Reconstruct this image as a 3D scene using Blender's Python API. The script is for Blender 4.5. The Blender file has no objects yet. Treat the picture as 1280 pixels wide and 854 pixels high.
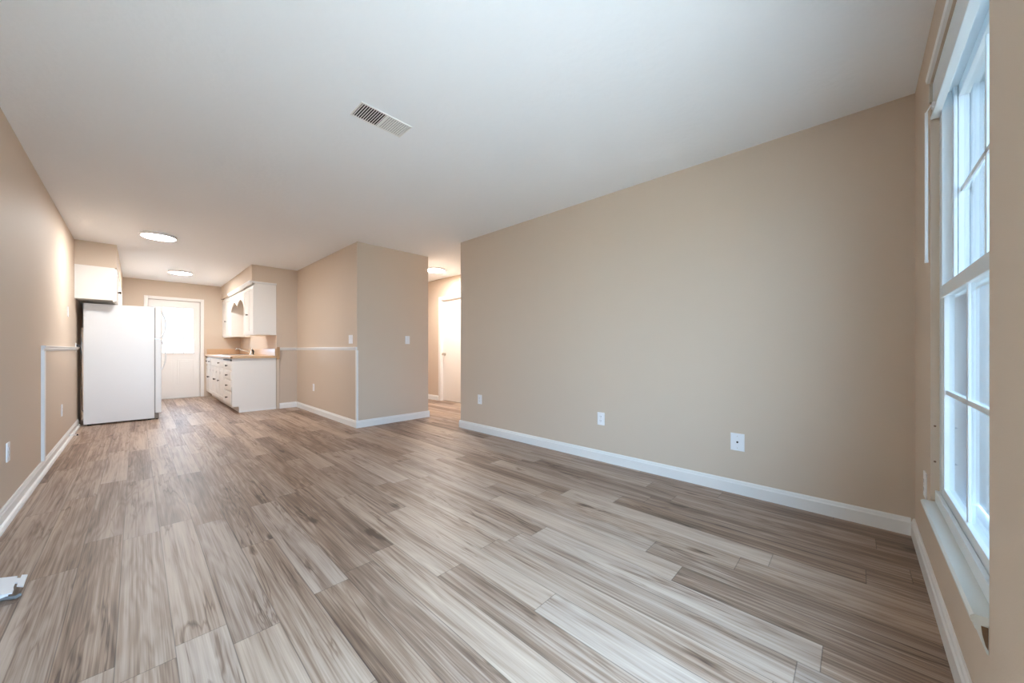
import bpy, bmesh, math, random
from mathutils import Vector, Matrix
C = bpy.context.scene
COL = C.collection
PI = math.pi

# ------------------------------------------------------------------ camera
FPX = 449.5
YAW = math.atan2(470.0, 449.5)
H = 2.455                      # ceiling height
XL, XR = -0.550, 2.985         # left and right wall faces
YW = -0.237                    # window wall face
YB = 10.40                     # back wall face
cam = bpy.data.cameras.new('camera'); cam_o = bpy.data.objects.new('camera', cam); COL.objects.link(cam_o)
cam.sensor_fit = 'HORIZONTAL'; cam.sensor_width = 36.0
cam.lens = FPX / 1280.0 * 36.0
cam.shift_y = 10.0 / 1280.0
cam.clip_start = 0.02; cam.clip_end = 200
cam_o.location = (0, 0, 1.034)
cam_o.rotation_euler = (PI/2, 0, -YAW)
C.camera = cam_o

# ------------------------------------------------------------------ world, daylight, exposure
w = bpy.data.worlds.new('sky'); C.world = w; w.use_nodes = True
wn = w.node_tree.nodes; wl = w.node_tree.links
bg = wn['Background']
tc = wn.new('ShaderNodeTexCoord'); sep = wn.new('ShaderNodeSeparateXYZ'); rmp = wn.new('ShaderNodeValToRGB')
wl.new(tc.outputs['Generated'], sep.inputs[0]); wl.new(sep.outputs['Z'], rmp.inputs[0])
rmp.color_ramp.elements[0].position = 0.0; rmp.color_ramp.elements[0].color = (0.52, 0.75, 1.0, 1)
rmp.color_ramp.elements[1].position = 0.6; rmp.color_ramp.elements[1].color = (0.47, 0.72, 1.0, 1)
wl.new(rmp.outputs[0], bg.inputs[0])
bg.inputs[1].default_value = 4.7

def portal(name, loc, rot, sx, sy):
    l = bpy.data.lights.new(name, 'AREA'); l.shape = 'RECTANGLE'; l.size = sx; l.size_y = sy
    l.cycles.is_portal = True
    o = bpy.data.objects.new(name, l); COL.objects.link(o); o.location = loc; o.rotation_euler = rot
    return o
# light openings (sampling portals only; they emit nothing themselves)
portal('window_portal', (1.93, YW-0.16, 1.29), (PI/2, 0, 0), 0.96, 1.84)
portal('doorway_portal', (0.52, YW-0.16, 1.02), (PI/2, 0, 0), 1.25, 2.0)
portal('kitchen_portal', (0.62, YB+0.09, 1.45), (-PI/2, 0, 0), 0.5, 0.97)

sun = bpy.data.lights.new('sun', 'SUN'); sun.energy = 3.5; sun.angle = 0.05; sun.color = (1.0, 0.96, 0.92)
sun_o = bpy.data.objects.new('sun', sun); COL.objects.link(sun_o)
sun_o.rotation_euler = Vector((0.42, 0.06, 0.9)).to_track_quat('Z', 'Y').to_euler()
LAMP = 31.0; HALL_LAMP = 42.0
C.view_settings.view_transform = 'Standard'
C.view_settings.look = 'None'
C.view_settings.gamma = 1.0
C.view_settings.use_curve_mapping = False
C.view_settings.exposure = 2.42
C.cycles.max_bounces = 14
C.cycles.diffuse_bounces = 9
C.cycles.glossy_bounces = 5
C.cycles.transparent_max_bounces = 12
C.cycles.caustics_reflective = False
C.cycles.caustics_refractive = False
C.cycles.sample_clamp_indirect = 6.0

# ------------------------------------------------------------------ materials
def nodes(name):
    m = bpy.data.materials.new(name); m.use_nodes = True
    nt = m.node_tree
    return m, nt, nt.nodes['Principled BSDF']

def plain(name, col, rough=0.5, metal=0.0, spec=0.5, noise=0.0, scale=20.0, bump=0.0, bscale=80.0):
    m, nt, p = nodes(name)
    p.inputs['Roughness'].default_value = rough
    p.inputs['Metallic'].default_value = metal
    p.inputs['Specular IOR Level'].default_value = spec
    t = nt.nodes.new('ShaderNodeTexCoord')
    n = nt.nodes.new('ShaderNodeTexNoise'); n.inputs['Scale'].default_value = scale; n.inputs['Detail'].default_value = 3
    nt.links.new(t.outputs['Object'], n.inputs['Vector'])
    mx = nt.nodes.new('ShaderNodeMix'); mx.data_type = 'RGBA'
    mx.inputs[6].default_value = tuple(c*(1-noise) for c in col) + (1,)
    mx.inputs[7].default_value = tuple(min(1, c*(1+noise)) for c in col) + (1,)
    nt.links.new(n.outputs['Fac'], mx.inputs[0]); nt.links.new(mx.outputs[2], p.inputs['Base Color'])
    if bump:
        n2 = nt.nodes.new('ShaderNodeTexNoise'); n2.inputs['Scale'].default_value = bscale; n2.inputs['Detail'].default_value = 4
        nt.links.new(t.outputs['Object'], n2.inputs['Vector'])
        b = nt.nodes.new('ShaderNodeBump'); b.inputs['Strength'].default_value = bump; b.inputs['Distance'].default_value = 0.004
        nt.links.new(n2.outputs['Fac'], b.inputs['Height']); nt.links.new(b.outputs[0], p.inputs['Normal'])
    return m

def srgb(r, g, b):
    f = lambda c: (c/255/12.92) if c/255 <= 0.04045 else ((c/255+0.055)/1.055)**2.4
    return (f(r), f(g), f(b))

M = {}
M['wall'] = plain('tan_wall_paint', srgb(207, 190, 172), 0.62, spec=0.35, noise=0.012, scale=1.5, bump=0.10, bscale=160)
M['white_trim'] = plain('white_trim_paint', srgb(232, 231, 229), 0.35, noise=0.01)
M['cab'] = plain('white_cabinet_paint', srgb(233, 229, 224), 0.38, noise=0.012, scale=4)
M['door'] = plain('white_door_paint', srgb(232, 227, 222), 0.4, noise=0.01)
M['appliance'] = plain('white_appliance_enamel', srgb(226, 226, 227), 0.3, noise=0.006, bump=0.06, bscale=500)
M['plastic'] = plain('white_plastic', srgb(236, 237, 240), 0.35)
M['vinyl'] = plain('white_window_vinyl', srgb(225, 232, 236), 0.3)
M['frame_paint'] = plain('aged_white_sill_paint', srgb(214, 216, 212), 0.42, noise=0.04, scale=9)
M['dark'] = plain('black_plastic', (0.012, 0.011, 0.011), 0.5)
M['bronze'] = plain('dark_bronze_metal', (0.05, 0.035, 0.028), 0.35, metal=0.8)
M['chrome'] = plain('chrome', (0.75, 0.73, 0.70), 0.15, metal=1.0)
M['nickel'] = plain('satin_nickel', (0.60, 0.55, 0.48), 0.3, metal=1.0)
M['steel'] = plain('stainless_steel', (0.6, 0.6, 0.6), 0.3, metal=1.0)
M['laminate'] = plain('tan_laminate', srgb(205, 170, 132), 0.28, noise=0.10, scale=60)
M['raw_wood'] = plain('bare_wood', srgb(120, 92, 68), 0.7, noise=0.25, scale=40)
M['paint_trim'] = plain('tan_painted_trim', srgb(207, 190, 172), 0.5)
M['wood_brown'] = plain('brown_wood', srgb(176, 142, 106), 0.5, noise=0.1, scale=30)
M['concrete'] = plain('porch_concrete', (0.58, 0.51, 0.43), 0.9, noise=0.15, scale=6)
M['porch_white'] = plain('white_porch_paint', (0.78, 0.80, 0.82), 0.6)
M['driveway'] = plain('pale_concrete_driveway', (0.60, 0.53, 0.45), 0.9, noise=0.06, scale=5)  # pale concrete ground, toned to bounce daylight onto the ceiling
M['siding'] = plain('slate_blue_siding', (0.10, 0.125, 0.14), 0.8, noise=0.15, scale=30)
M['duct_shade'] = plain('black_duct_shade', (0.010, 0.010, 0.010), 0.9)

def ceiling_mat():
    m, nt, p = nodes('textured_white_ceiling')
    p.inputs['Base Color'].default_value = (*srgb(241, 244, 248), 1); p.inputs['Roughness'].default_value = 0.85
    p.inputs['Specular IOR Level'].default_value = 0.2
    t = nt.nodes.new('ShaderNodeTexCoord')
    n = nt.nodes.new('ShaderNodeTexNoise'); n.inputs['Scale'].default_value = 42; n.inputs['Detail'].default_value = 5; n.inputs['Roughness'].default_value = 0.65
    v = nt.nodes.new('ShaderNodeTexVoronoi'); v.inputs['Scale'].default_value = 26
    a = nt.nodes.new('ShaderNodeMath'); a.operation = 'ADD'
    for q in (n, v): nt.links.new(t.outputs['Object'], q.inputs['Vector'])
    nt.links.new(n.outputs['Fac'], a.inputs[0]); nt.links.new(v.outputs['Distance'], a.inputs[1])
    b = nt.nodes.new('ShaderNodeBump'); b.inputs['Strength'].default_value = 0.22; b.inputs['Distance'].default_value = 0.004
    nt.links.new(a.outputs[0], b.inputs['Height']); nt.links.new(b.outputs[0], p.inputs['Normal'])
    return m
M['ceiling'] = ceiling_mat()

def beadboard_mat(name, axis):
    # tan painted panelling with fine vertical grooves
    m, nt, p = nodes(name)
    p.inputs['Base Color'].default_value = (*srgb(203, 186, 168), 1); p.inputs['Roughness'].default_value = 0.55
    t = nt.nodes.new('ShaderNodeTexCoord'); s = nt.nodes.new('ShaderNodeSeparateXYZ')
    nt.links.new(t.outputs['Object'], s.inputs[0])
    a = nt.nodes.new('ShaderNodeMath'); a.operation = 'MULTIPLY'; a.inputs[1].default_value = 1/0.05
    nt.links.new(s.outputs[axis], a.inputs[0])
    f = nt.nodes.new('ShaderNodeMath'); f.operation = 'FRACT'; nt.links.new(a.outputs[0], f.inputs[0])
    c = nt.nodes.new('ShaderNodeMath'); c.operation = 'COMPARE'; c.inputs[1].default_value = 0.5; c.inputs[2].default_value = 0.06
    nt.links.new(f.outputs[0], c.inputs[0])
    b = nt.nodes.new('ShaderNodeBump'); b.invert = True; b.inputs['Strength'].default_value = 0.25; b.inputs['Distance'].default_value = 0.003
    nt.links.new(c.outputs[0], b.inputs['Height']); nt.links.new(b.outputs[0], p.inputs['Normal'])
    return m
M['bead_y'] = beadboard_mat('tan_grooved_panelling', 'Y')
M['bead_x'] = beadboard_mat('tan_grooved_panelling_end', 'X')

def glass_mat():
    m = bpy.data.materials.new('window_glass'); m.use_nodes = True; nt = m.node_tree; nt.nodes.clear()
    o = nt.nodes.new('ShaderNodeOutputMaterial'); mx = nt.nodes.new('ShaderNodeMixShader')
    tr = nt.nodes.new('ShaderNodeBsdfTransparent'); tr.inputs[0].default_value = (0.97, 0.985, 0.99, 1)
    gl = nt.nodes.new('ShaderNodeBsdfGlossy'); gl.inputs['Roughness'].default_value = 0.02
    lw = nt.nodes.new('ShaderNodeLayerWeight'); lw.inputs[0].default_value = 0.5
    pw = nt.nodes.new('ShaderNodeMath'); pw.operation = 'POWER'; pw.inputs[1].default_value = 5.0
    fr = nt.nodes.new('ShaderNodeMath'); fr.operation = 'MULTIPLY_ADD'; fr.inputs[1].default_value = 0.96; fr.inputs[2].default_value = 0.04
    nt.links.new(lw.outputs['Facing'], pw.inputs[0]); nt.links.new(pw.outputs[0], fr.inputs[0])
    nt.links.new(fr.outputs[0], mx.inputs[0]); nt.links.new(tr.outputs[0], mx.inputs[1]); nt.links.new(gl.outputs[0], mx.inputs[2])
    nt.links.new(mx.outputs[0], o.inputs[0])
    return m
M['glass'] = glass_mat()
def screen_mat():
    m = bpy.data.materials.new('grey_dimming_mesh'); m.use_nodes = True; nt = m.node_tree; nt.nodes.clear()  # added mesh that dims the daylight through the tall window
    o = nt.nodes.new('ShaderNodeOutputMaterial'); mx = nt.nodes.new('ShaderNodeMixShader'); mx.inputs[0].default_value = 0.55
    tr = nt.nodes.new('ShaderNodeBsdfTransparent'); df = nt.nodes.new('ShaderNodeBsdfDiffuse'); df.inputs[0].default_value = (0.05, 0.06, 0.065, 1)
    nt.links.new(tr.outputs[0], mx.inputs[1]); nt.links.new(df.outputs[0], mx.inputs[2]); nt.links.new(mx.outputs[0], o.inputs[0])
    return m
M['screen'] = screen_mat()
def shade_mat():
    m = bpy.data.materials.new('translucent_white_shade'); m.use_nodes = True; nt = m.node_tree; nt.nodes.clear()
    o = nt.nodes.new('ShaderNodeOutputMaterial'); mx = nt.nodes.new('ShaderNodeMixShader'); mx.inputs[0].default_value = 0.6
    tl = nt.nodes.new('ShaderNodeBsdfTranslucent'); df = nt.nodes.new('ShaderNodeBsdfDiffuse')
    tl.inputs[0].default_value = (0.34, 0.37, 0.37, 1); df.inputs[0].default_value = (0.85, 0.85, 0.85, 1)
    nt.links.new(tl.outputs[0], mx.inputs[1]); nt.links.new(df.outputs[0], mx.inputs[2]); nt.links.new(mx.outputs[0], o.inputs[0])
    return m
M['shade'] = shade_mat()

def emit(name, col, s):
    m = bpy.data.materials.new(name); m.use_nodes = True; nt = m.node_tree; nt.nodes.clear()
    o = nt.nodes.new('ShaderNodeOutputMaterial'); e = nt.nodes.new('ShaderNodeEmission')
    e.inputs[0].default_value = (*col, 1); e.inputs[1].default_value = s
    nt.links.new(e.outputs[0], o.inputs[0]); return m
M['lamp'] = emit('lit_lamp_diffuser', (1.0, 0.98, 0.955), LAMP)
M['hall_lamp'] = emit('lit_hall_lamp_diffuser', (1.0, 0.96, 0.91), HALL_LAMP)

def floor_mat():
    m, nt, p = nodes('oak_vinyl_planks')
    N = nt.nodes; L = nt.links
    def math_(op, a, b=None, c=None):
        n = N.new('ShaderNodeMath'); n.operation = op
        for i, v in enumerate((a, b, c)):
            if v is None: continue
            if isinstance(v, (int, float)): n.inputs[i].default_value = v
            else: L.new(v, n.inputs[i])
        return n.outputs[0]
    def xyz(a, b, c):
        n = N.new('ShaderNodeCombineXYZ')
        for i, v in enumerate((a, b, c)):
            if isinstance(v, (int, float)): n.inputs[i].default_value = v
            else: L.new(v, n.inputs[i])
        return n.outputs[0]
    def noise(vec, scale, detail=3, rough=0.55, dist=0.0):
        n = N.new('ShaderNodeTexNoise'); n.inputs['Scale'].default_value = scale; n.inputs['Detail'].default_value = detail
        n.inputs['Roughness'].default_value = rough; n.inputs['Distortion'].default_value = dist
        L.new(vec, n.inputs['Vector']); return n.outputs['Fac']
    def white(vec):
        n = N.new('ShaderNodeTexWhiteNoise'); n.noise_dimensions = '3D'; L.new(vec, n.inputs['Vector']); return n
    tc = N.new('ShaderNodeTexCoord'); s = N.new('ShaderNodeSeparateXYZ'); L.new(tc.outputs['Object'], s.inputs[0])
    X, Y = s.outputs['X'], s.outputs['Y']
    WD, LN = 0.142, 1.22
    px = math_('DIVIDE', math_('ADD', X, 0.048), WD); ix = math_('FLOOR', px); fx = math_('FRACT', px)
    r1 = white(xyz(ix, 3.7, 1.3)).outputs['Value']
    py = math_('ADD', math_('DIVIDE', Y, LN), math_('MULTIPLY', r1, 7.0)); iy = math_('FLOOR', py); fy = math_('FRACT', py)
    wn_ = white(xyz(ix, iy, 0.5)); rv = wn_.outputs['Value']
    sc = N.new('ShaderNodeSeparateColor'); L.new(wn_.outputs['Color'], sc.inputs[0]); rc, rd = sc.outputs[0], sc.outputs[1]
    # grain coordinates: shifted per plank so the figure breaks at each seam
    gx = math_('ADD', X, math_('MULTIPLY', rv, 37.0)); gy = math_('ADD', Y, math_('MULTIPLY', rc, 53.0))
    v1 = xyz(math_('MULTIPLY', gx, 6.0), math_('MULTIPLY', gy, 0.55), rd)
    n1 = noise(v1, 1.0, 3, 0.5, 0.4)
    rings = math_('ADD', math_('MULTIPLY', math_('SINE', math_('MULTIPLY', n1, 85.0)), 0.5), 0.5)
    v2 = xyz(math_('MULTIPLY', gx, 70.0), math_('MULTIPLY', gy, 1.0), rd)
    n2 = noise(v2, 1.0, 4, 0.65)
    v3 = xyz(math_('MULTIPLY', gx, 210.0), math_('MULTIPLY', gy, 2.6), rd)
    n3 = noise(v3, 1.0, 2, 0.6)
    v4 = xyz(math_('MULTIPLY', gx, 11.0), math_('MULTIPLY', gy, 0.55), rd)
    n4 = noise(v4, 1.0, 4, 0.6, 0.6)
    # knots
    vo = N.new('ShaderNodeTexVoronoi'); vo.inputs['Scale'].default_value = 1.0
    kd = noise(xyz(math_('MULTIPLY', gx, 12.0), math_('MULTIPLY', gy, 5.0), rd), 1.0, 2)
    L.new(xyz(math_('ADD', math_('MULTIPLY', gx, 5.5), math_('MULTIPLY', kd, 0.5)), math_('MULTIPLY', gy, 1.5), 0.0), vo.inputs['Vector'])
    knot = N.new('ShaderNodeMapRange'); knot.inputs[1].default_value = 0.03; knot.inputs[2].default_value = 0.13; knot.inputs[3].default_value = 1.0; knot.inputs[4].default_value = 0.0
    L.new(vo.outputs['Distance'], knot.inputs[0])
    t = math_('ADD', math_('MULTIPLY', n4, 0.56), math_('MULTIPLY', n2, 0.46))
    t = math_('ADD', t, math_('MULTIPLY', math_('SUBTRACT', rings, 0.5), 0.08))
    t = math_('ADD', t, math_('MULTIPLY', math_('SUBTRACT', n3, 0.5), 0.34))
    t = math_('ADD', t, math_('MULTIPLY', math_('SUBTRACT', rd, 0.5), 0.20))
    t = math_('SUBTRACT', t, math_('MULTIPLY', knot.outputs[0], 0.30))
    n5 = noise(xyz(math_('MULTIPLY', gx, 11.0), math_('MULTIPLY', gy, 0.8), math_('ADD', rd, 5.0)), 1.0, 4, 0.55, 0.5)
    vein = N.new('ShaderNodeMapRange'); vein.inputs[1].default_value = 0.0; vein.inputs[2].default_value = 0.022; vein.inputs[3].default_value = 1.0; vein.inputs[4].default_value = 0.0
    L.new(math_('ABSOLUTE', math_('SUBTRACT', n5, 0.5)), vein.inputs[0])
    n6 = noise(xyz(math_('MULTIPLY', gx, 4.0), math_('MULTIPLY', gy, 1.3), rc), 1.0, 2)
    vm = N.new('ShaderNodeMapRange'); vm.inputs[1].default_value = 0.48; vm.inputs[2].default_value = 0.62; L.new(n6, vm.inputs[0])
    t = math_('SUBTRACT', t, math_('MULTIPLY', math_('MULTIPLY', vein.outputs[0], vm.outputs[0]), 0.20))
    n7 = noise(xyz(math_('MULTIPLY', gx, 2.6), math_('MULTIPLY', gy, 0.7), rv), 1.0, 2)
    t = math_('ADD', t, math_('MULTIPLY', math_('SUBTRACT', n7, 0.5), 0.30))
    cr = N.new('ShaderNodeValToRGB'); e = cr.color_ramp.elements
    e[0].position = 0.22; e[0].color = (*srgb(84, 64, 51), 1)
    e[1].position = 0.80; e[1].color = (*srgb(196, 180, 166), 1)
    a = cr.color_ramp.elements.new(0.42); a.color = (*srgb(140, 118, 102), 1)
    a = cr.color_ramp.elements.new(0.56); a.color = (*srgb(171, 153, 139), 1)
    L.new(t, cr.inputs[0])
    # each plank a little browner or greyer
    mx = N.new('ShaderNodeMix'); mx.data_type = 'RGBA'; mx.blend_type = 'MULTIPLY'; mx.inputs[0].default_value = 1.0
    tint = N.new('ShaderNodeMix'); tint.data_type = 'RGBA'; tint.inputs[6].default_value = (0.99, 0.915, 0.845, 1); tint.inputs[7].default_value = (0.93, 0.90, 0.89, 1)
    L.new(rc, tint.inputs[0]); L.new(cr.outputs[0], mx.inputs[6]); L.new(tint.outputs[2], mx.inputs[7])
    # seams
    ex = math_('MULTIPLY', math_('MINIMUM', fx, math_('SUBTRACT', 1.0, fx)), WD)
    ey = math_('MULTIPLY', math_('MINIMUM', fy, math_('SUBTRACT', 1.0, fy)), LN)
    ed = math_('MINIMUM', ex, ey)
    sm = N.new('ShaderNodeMapRange'); sm.inputs[1].default_value = 0.0006; sm.inputs[2].default_value = 0.0022; sm.inputs[3].default_value = 0.50; sm.inputs[4].default_value = 1.0
    L.new(ed, sm.inputs[0])
    mx2 = N.new('ShaderNodeMix'); mx2.data_type = 'RGBA'; mx2.blend_type = 'MULTIPLY'; mx2.inputs[0].default_value = 1.0
    cmb = N.new('ShaderNodeCombineColor')
    for i in range(3): L.new(sm.outputs[0], cmb.inputs[i])
    L.new(mx.outputs[2], mx2.inputs[6]); L.new(cmb.outputs[0], mx2.inputs[7]); L.new(mx2.outputs[2], p.inputs['Base Color'])
    ro = N.new('ShaderNodeMapRange'); ro.inputs[3].default_value = 0.50; ro.inputs[4].default_value = 0.40
    L.new(n2, ro.inputs[0]); L.new(ro.outputs[0], p.inputs['Roughness'])
    b = N.new('ShaderNodeBump'); b.inputs['Strength'].default_value = 0.22; b.inputs['Distance'].default_value = 0.0015
    hgt = math_('ADD', math_('MULTIPLY', n3, 0.5), sm.outputs[0])
    L.new(hgt, b.inputs['Height']); L.new(b.outputs[0], p.inputs['Normal'])
    p.inputs['Specular IOR Level'].default_value = 0.5
    return m
M['floor'] = floor_mat()

# ------------------------------------------------------------------ mesh helpers
def BM(): return bmesh.new()
def box(bm, x0, x1, y0, y1, z0, z1, bev=0.0, seg=2):
    t = bmesh.new()
    vs = [t.verts.new((x, y, z)) for x in (x0, x1) for y in (y0, y1) for z in (z0, z1)]
    for f in ((0,1,3,2),(4,6,7,5),(0,4,5,1),(2,3,7,6),(0,2,6,4),(1,5,7,3)): t.faces.new([vs[i] for i in f])
    bmesh.ops.recalc_face_normals(t, faces=t.faces)
    if bev: bmesh.ops.bevel(t, geom=list(t.edges), offset=bev, segments=seg, affect='EDGES', profile=0.7)
    merge(bm, t)
def merge(bm, t, mat=None):
    if mat is not None: bmesh.ops.transform(t, matrix=mat, verts=t.verts)
    me = bpy.data.meshes.new('tmp'); t.to_mesh(me); t.free(); bm.from_mesh(me); bpy.data.meshes.remove(me)
def prism(bm, pts, axis, a0, a1):
    """extrude a closed 2-D outline; axis names the extrusion axis, pts are the two other coordinates in x,y,z order"""
    t = bmesh.new()
    def P(p, a):
        return {'X': (a, p[0], p[1]), 'Y': (p[0], a, p[1]), 'Z': (p[0], p[1], a)}[axis]
    v0 = [t.verts.new(P(p, a0)) for p in pts]; v1 = [t.verts.new(P(p, a1)) for p in pts]
    n = len(pts)
    t.faces.new(v0); t.faces.new(v1[::-1])
    for i in range(n): t.faces.new((v0[i], v0[(i+1) % n], v1[(i+1) % n], v1[i]))
    bmesh.ops.recalc_face_normals(t, faces=t.faces); merge(bm, t)
def cyl(bm, p0, p1, r0, r1=None, seg=24):
    r1 = r0 if r1 is None else r1
    p0, p1 = Vector(p0), Vector(p1); d = p1-p0
    t = bmesh.new(); bmesh.ops.create_cone(t, cap_ends=True, segments=seg, radius1=r0, radius2=r1, depth=d.length)
    merge(bm, t, Matrix.Translation((p0+p1)/2) @ d.to_track_quat('Z', 'Y').to_matrix().to_4x4())
def lathe(bm, prof, loc, axis=(0,0,1), seg=32):
    """prof = [(r, h)...] spun about axis through loc"""
    t = bmesh.new(); rings = []
    for r, h in prof:
        if r < 1e-6: rings.append([t.verts.new((0, 0, h))])
        else: rings.append([t.verts.new((r*math.cos(2*PI*k/seg), r*math.sin(2*PI*k/seg), h)) for k in range(seg)])
    for a, b in zip(rings, rings[1:]):
        for k in range(seg):
            k2 = (k+1) % seg
            if len(a) == 1 and len(b) == 1: continue
            if len(a) == 1: t.faces.new((a[0], b[k2], b[k]))
            elif len(b) == 1: t.faces.new((a[k], a[k2], b[0]))
            else: t.faces.new((a[k], a[k2], b[k2], b[k]))
    bmesh.ops.recalc_face_normals(t, faces=t.faces)
    merge(bm, t, Matrix.Translation(loc) @ Vector(axis).to_track_quat('Z', 'Y').to_matrix().to_4x4())
def tube(bm, pts, r, seg=10, rx=None):
    pts = [Vector(p) for p in pts]; t = bmesh.new(); rings = []
    for i, p in enumerate(pts):
        d = (pts[min(i+1, len(pts)-1)] - pts[max(i-1, 0)]).normalized()
        up = Vector((0, 1, 0)) if abs(d.y) < 0.9 else Vector((1, 0, 0))
        a = d.cross(up).normalized(); b = d.cross(a).normalized()
        rr = r if not isinstance(r, (list, tuple)) else r[i]
        rings.append([t.verts.new(p + a*rr*math.cos(2*PI*k/seg) + b*(rx or rr)*math.sin(2*PI*k/seg)) for k in range(seg)])
    for a, b in zip(rings, rings[1:]):
        for k in range(seg): t.faces.new((a[k], a[(k+1) % seg], b[(k+1) % seg], b[k]))
    t.faces.new(rings[0]); t.faces.new(rings[-1][::-1])
    bmesh.ops.recalc_face_normals(t, faces=t.faces); merge(bm, t)

def obj(name, bm, mat, parent=None, smooth=False):
    me = bpy.data.meshes.new(name); bm.to_mesh(me); bm.free()
    me.materials.append(mat)
    if smooth:
        for p in me.polygons: p.use_smooth = True
        me.set_sharp_from_angle(angle=math.radians(40))
    o = bpy.data.objects.new(name, me); COL.objects.link(o)
    if parent: o.parent = parent
    return o
def tag(o, label, cat, group=None):
    o['label'] = label; o['category'] = cat
    if group: o['group'] = group
    return o
def thing(name, label, cat, loc=(0,0,0), rz=0, group=None):
    o = bpy.data.objects.new(name, None); o.empty_display_size = 0.05; COL.objects.link(o)
    o.location = loc; o.rotation_euler = (0, 0, rz)
    return tag(o, label, cat, group)
def struct_root(name, loc=(0,0,0), rz=0, label=None, cat=None):
    o = bpy.data.objects.new(name, None); o.empty_display_size = 0.05; COL.objects.link(o)
    o.location = loc; o.rotation_euler = (0, 0, rz); o['kind'] = 'structure'
    if label: o['label'] = label; o['category'] = cat
    return o
def struct(name, bm, mat, label, cat, smooth=False):
    o = obj(name, bm, mat, None, smooth); o['kind'] = 'structure'; o['label'] = label; o['category'] = cat; return o

# ------------------------------------------------------------------ room shell
T = 0.12
YS = 4.745      # face of the closet block towards the living room
XS = 2.012      # face of the closet block towards the dining area
XSE = 3.10      # its hallway edge
YE = 3.80       # end of the right wall
YK = 7.29       # kitchen partition face
XK = 1.69       # kitchen right wall face
XH = 4.25       # hallway far side wall
YHE = 7.60
b = BM(); box(b, XL-T, XH+T, YW-0.14, YB+0.12, -0.08, 0)
struct('floor', b, M['floor'], 'grey brown wood-look plank floor running the length of the room', 'floor')
b = BM(); box(b, XL-T, XH+T, YW-0.14, YB+0.12, H, H+0.1)
struct('ceiling', b, M['ceiling'], 'white lightly textured ceiling over the whole room', 'ceiling')
b = BM(); box(b, XL-T, XL, YW-0.14, YB+0.12, 0, H)
struct('wall_left', b, M['wall'], 'long tan wall on the left beside the refrigerator', 'wall')
b = BM(); box(b, XR, XR+0.115, YW-0.14, YE, 0, H)
struct('wall_right', b, M['wall'], 'large blank tan wall on the right with three wall plates', 'wall')
# window wall with a window opening and an added daylight doorway (the photographer's side)
WX0, WX1, WZ0, WZ1 = 1.45, 2.41, 0.352, 2.21
DX0, DX1, DZ1 = -0.10, 1.15, 2.04
b = BM(); y0, y1 = YW-0.14, YW
box(b, WX1, XR, y0, y1, 0, H); box(b, WX0, WX1, y0, y1, 0, WZ0); box(b, WX0, WX1, y0, y1, WZ1, H)
box(b, DX1, WX0, y0, y1, 0, H); box(b, DX0, DX1, y0, y1, DZ1, H); box(b, XL, DX0, y0, y1, 0, H)
struct('wall_front', b, M['wall'], 'tan wall holding the tall window at the right edge', 'wall')
b = BM()
box(b, XL, 0.165, YB, YB+0.12, 0, H); box(b, 0.975, XK, YB, YB+0.12, 0, H); box(b, 0.165, 0.975, YB, YB+0.12, 2.07, H)
struct('wall_back', b, M['wall'], 'tan kitchen end wall around the exterior door', 'wall')
b = BM(); prism(b, [(XS, YS), (XSE, YS), (XSE, YHE), (XK+0.12, YHE), (XK+0.12, YB), (XK, YB), (XK, YK), (XS, YK)], 'Z', 0, H)
struct('wall_middle', b, M['wall'], 'tan wall block projecting between the kitchen and the hallway', 'wall')
b = BM(); box(b, XH, XH+T, YE-0.4, 5.22, 0, H); box(b, XH, XH+T, 6.06, YHE+T, 0, H); box(b, XH, XH+T, 5.22, 6.06, 2.04, H)
struct('wall_hall_right', b, M['wall'], 'tan hallway wall around the white interior door', 'wall')
b = BM(); box(b, XSE, XH, YHE, YHE+T, 0, H)
struct('wall_hall_end', b, M['wall'], 'tan wall closing the far end of the hallway', 'wall')
b = BM(); box(b, XR+0.115, XH, YE-0.4, YE-0.28, 0, H)
struct('wall_hall_near', b, M['wall'], 'tan wall at the near end of the hallway', 'wall')
b = BM(); box(b, XL, -0.18, YK-0.02, YB, 2.14, H)
struct('wall_soffit_left', b, M['wall'], 'tan soffit above the cabinets over the refrigerator', 'soffit')
b = BM(); box(b, 1.335, XK, YK, YB, 2.165, H)
struct('wall_soffit_right', b, M['wall'], 'tan soffit above the upper cabinets on the right of the kitchen', 'soffit')

# ------------------------------------------------------------------ baseboards and mouldings
BH = 0.096
def bb_profile(t=0.016, h=BH, shoe=0.0):
    p = [(0, 0), (t+shoe, 0)]
    if shoe: p += [(t+shoe, 0.010), (t+shoe*0.55, 0.022), (t, 0.026)]
    p += [(t, h*0.74), (t*0.72, h*0.82), (t*0.62, h*0.92), (t*0.35, h), (0, h)]
    return p
def bb(bm, side, c, a0, a1, **k):
    """side: direction the board faces"""
    pr = bb_profile(**k)
    if side == '-X': prism(bm, [(c-u, z) for u, z in pr], 'Y', a0, a1)
    if side == '+X': prism(bm, [(c+u, z) for u, z in pr], 'Y', a0, a1)
    if side == '-Y': prism(bm, [(c-u, z) for u, z in pr], 'X', a0, a1)
    if side == '+Y': prism(bm, [(c+u, z) for u, z in pr], 'X', a0, a1)
b = BM(); bb(b, '+X', XL, YW+0.016, 7.60, shoe=0.018)
struct('baseboard_left', b, M['white_trim'], 'white baseboard with shoe moulding along the left wall', 'baseboard')
b = BM(); bb(b, '-X', XR, YW+0.016, YE); bb(b, '+Y', YE, XR-0.016, XR+0.115)
struct('baseboard_right', b, M['white_trim'], 'white baseboard along the long right wall', 'baseboard')
b = BM(); bb(b, '+Y', YW, DX1+0.07, XR)
struct('baseboard_front', b, M['white_trim'], 'white baseboard under the tall window', 'baseboard')
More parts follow.
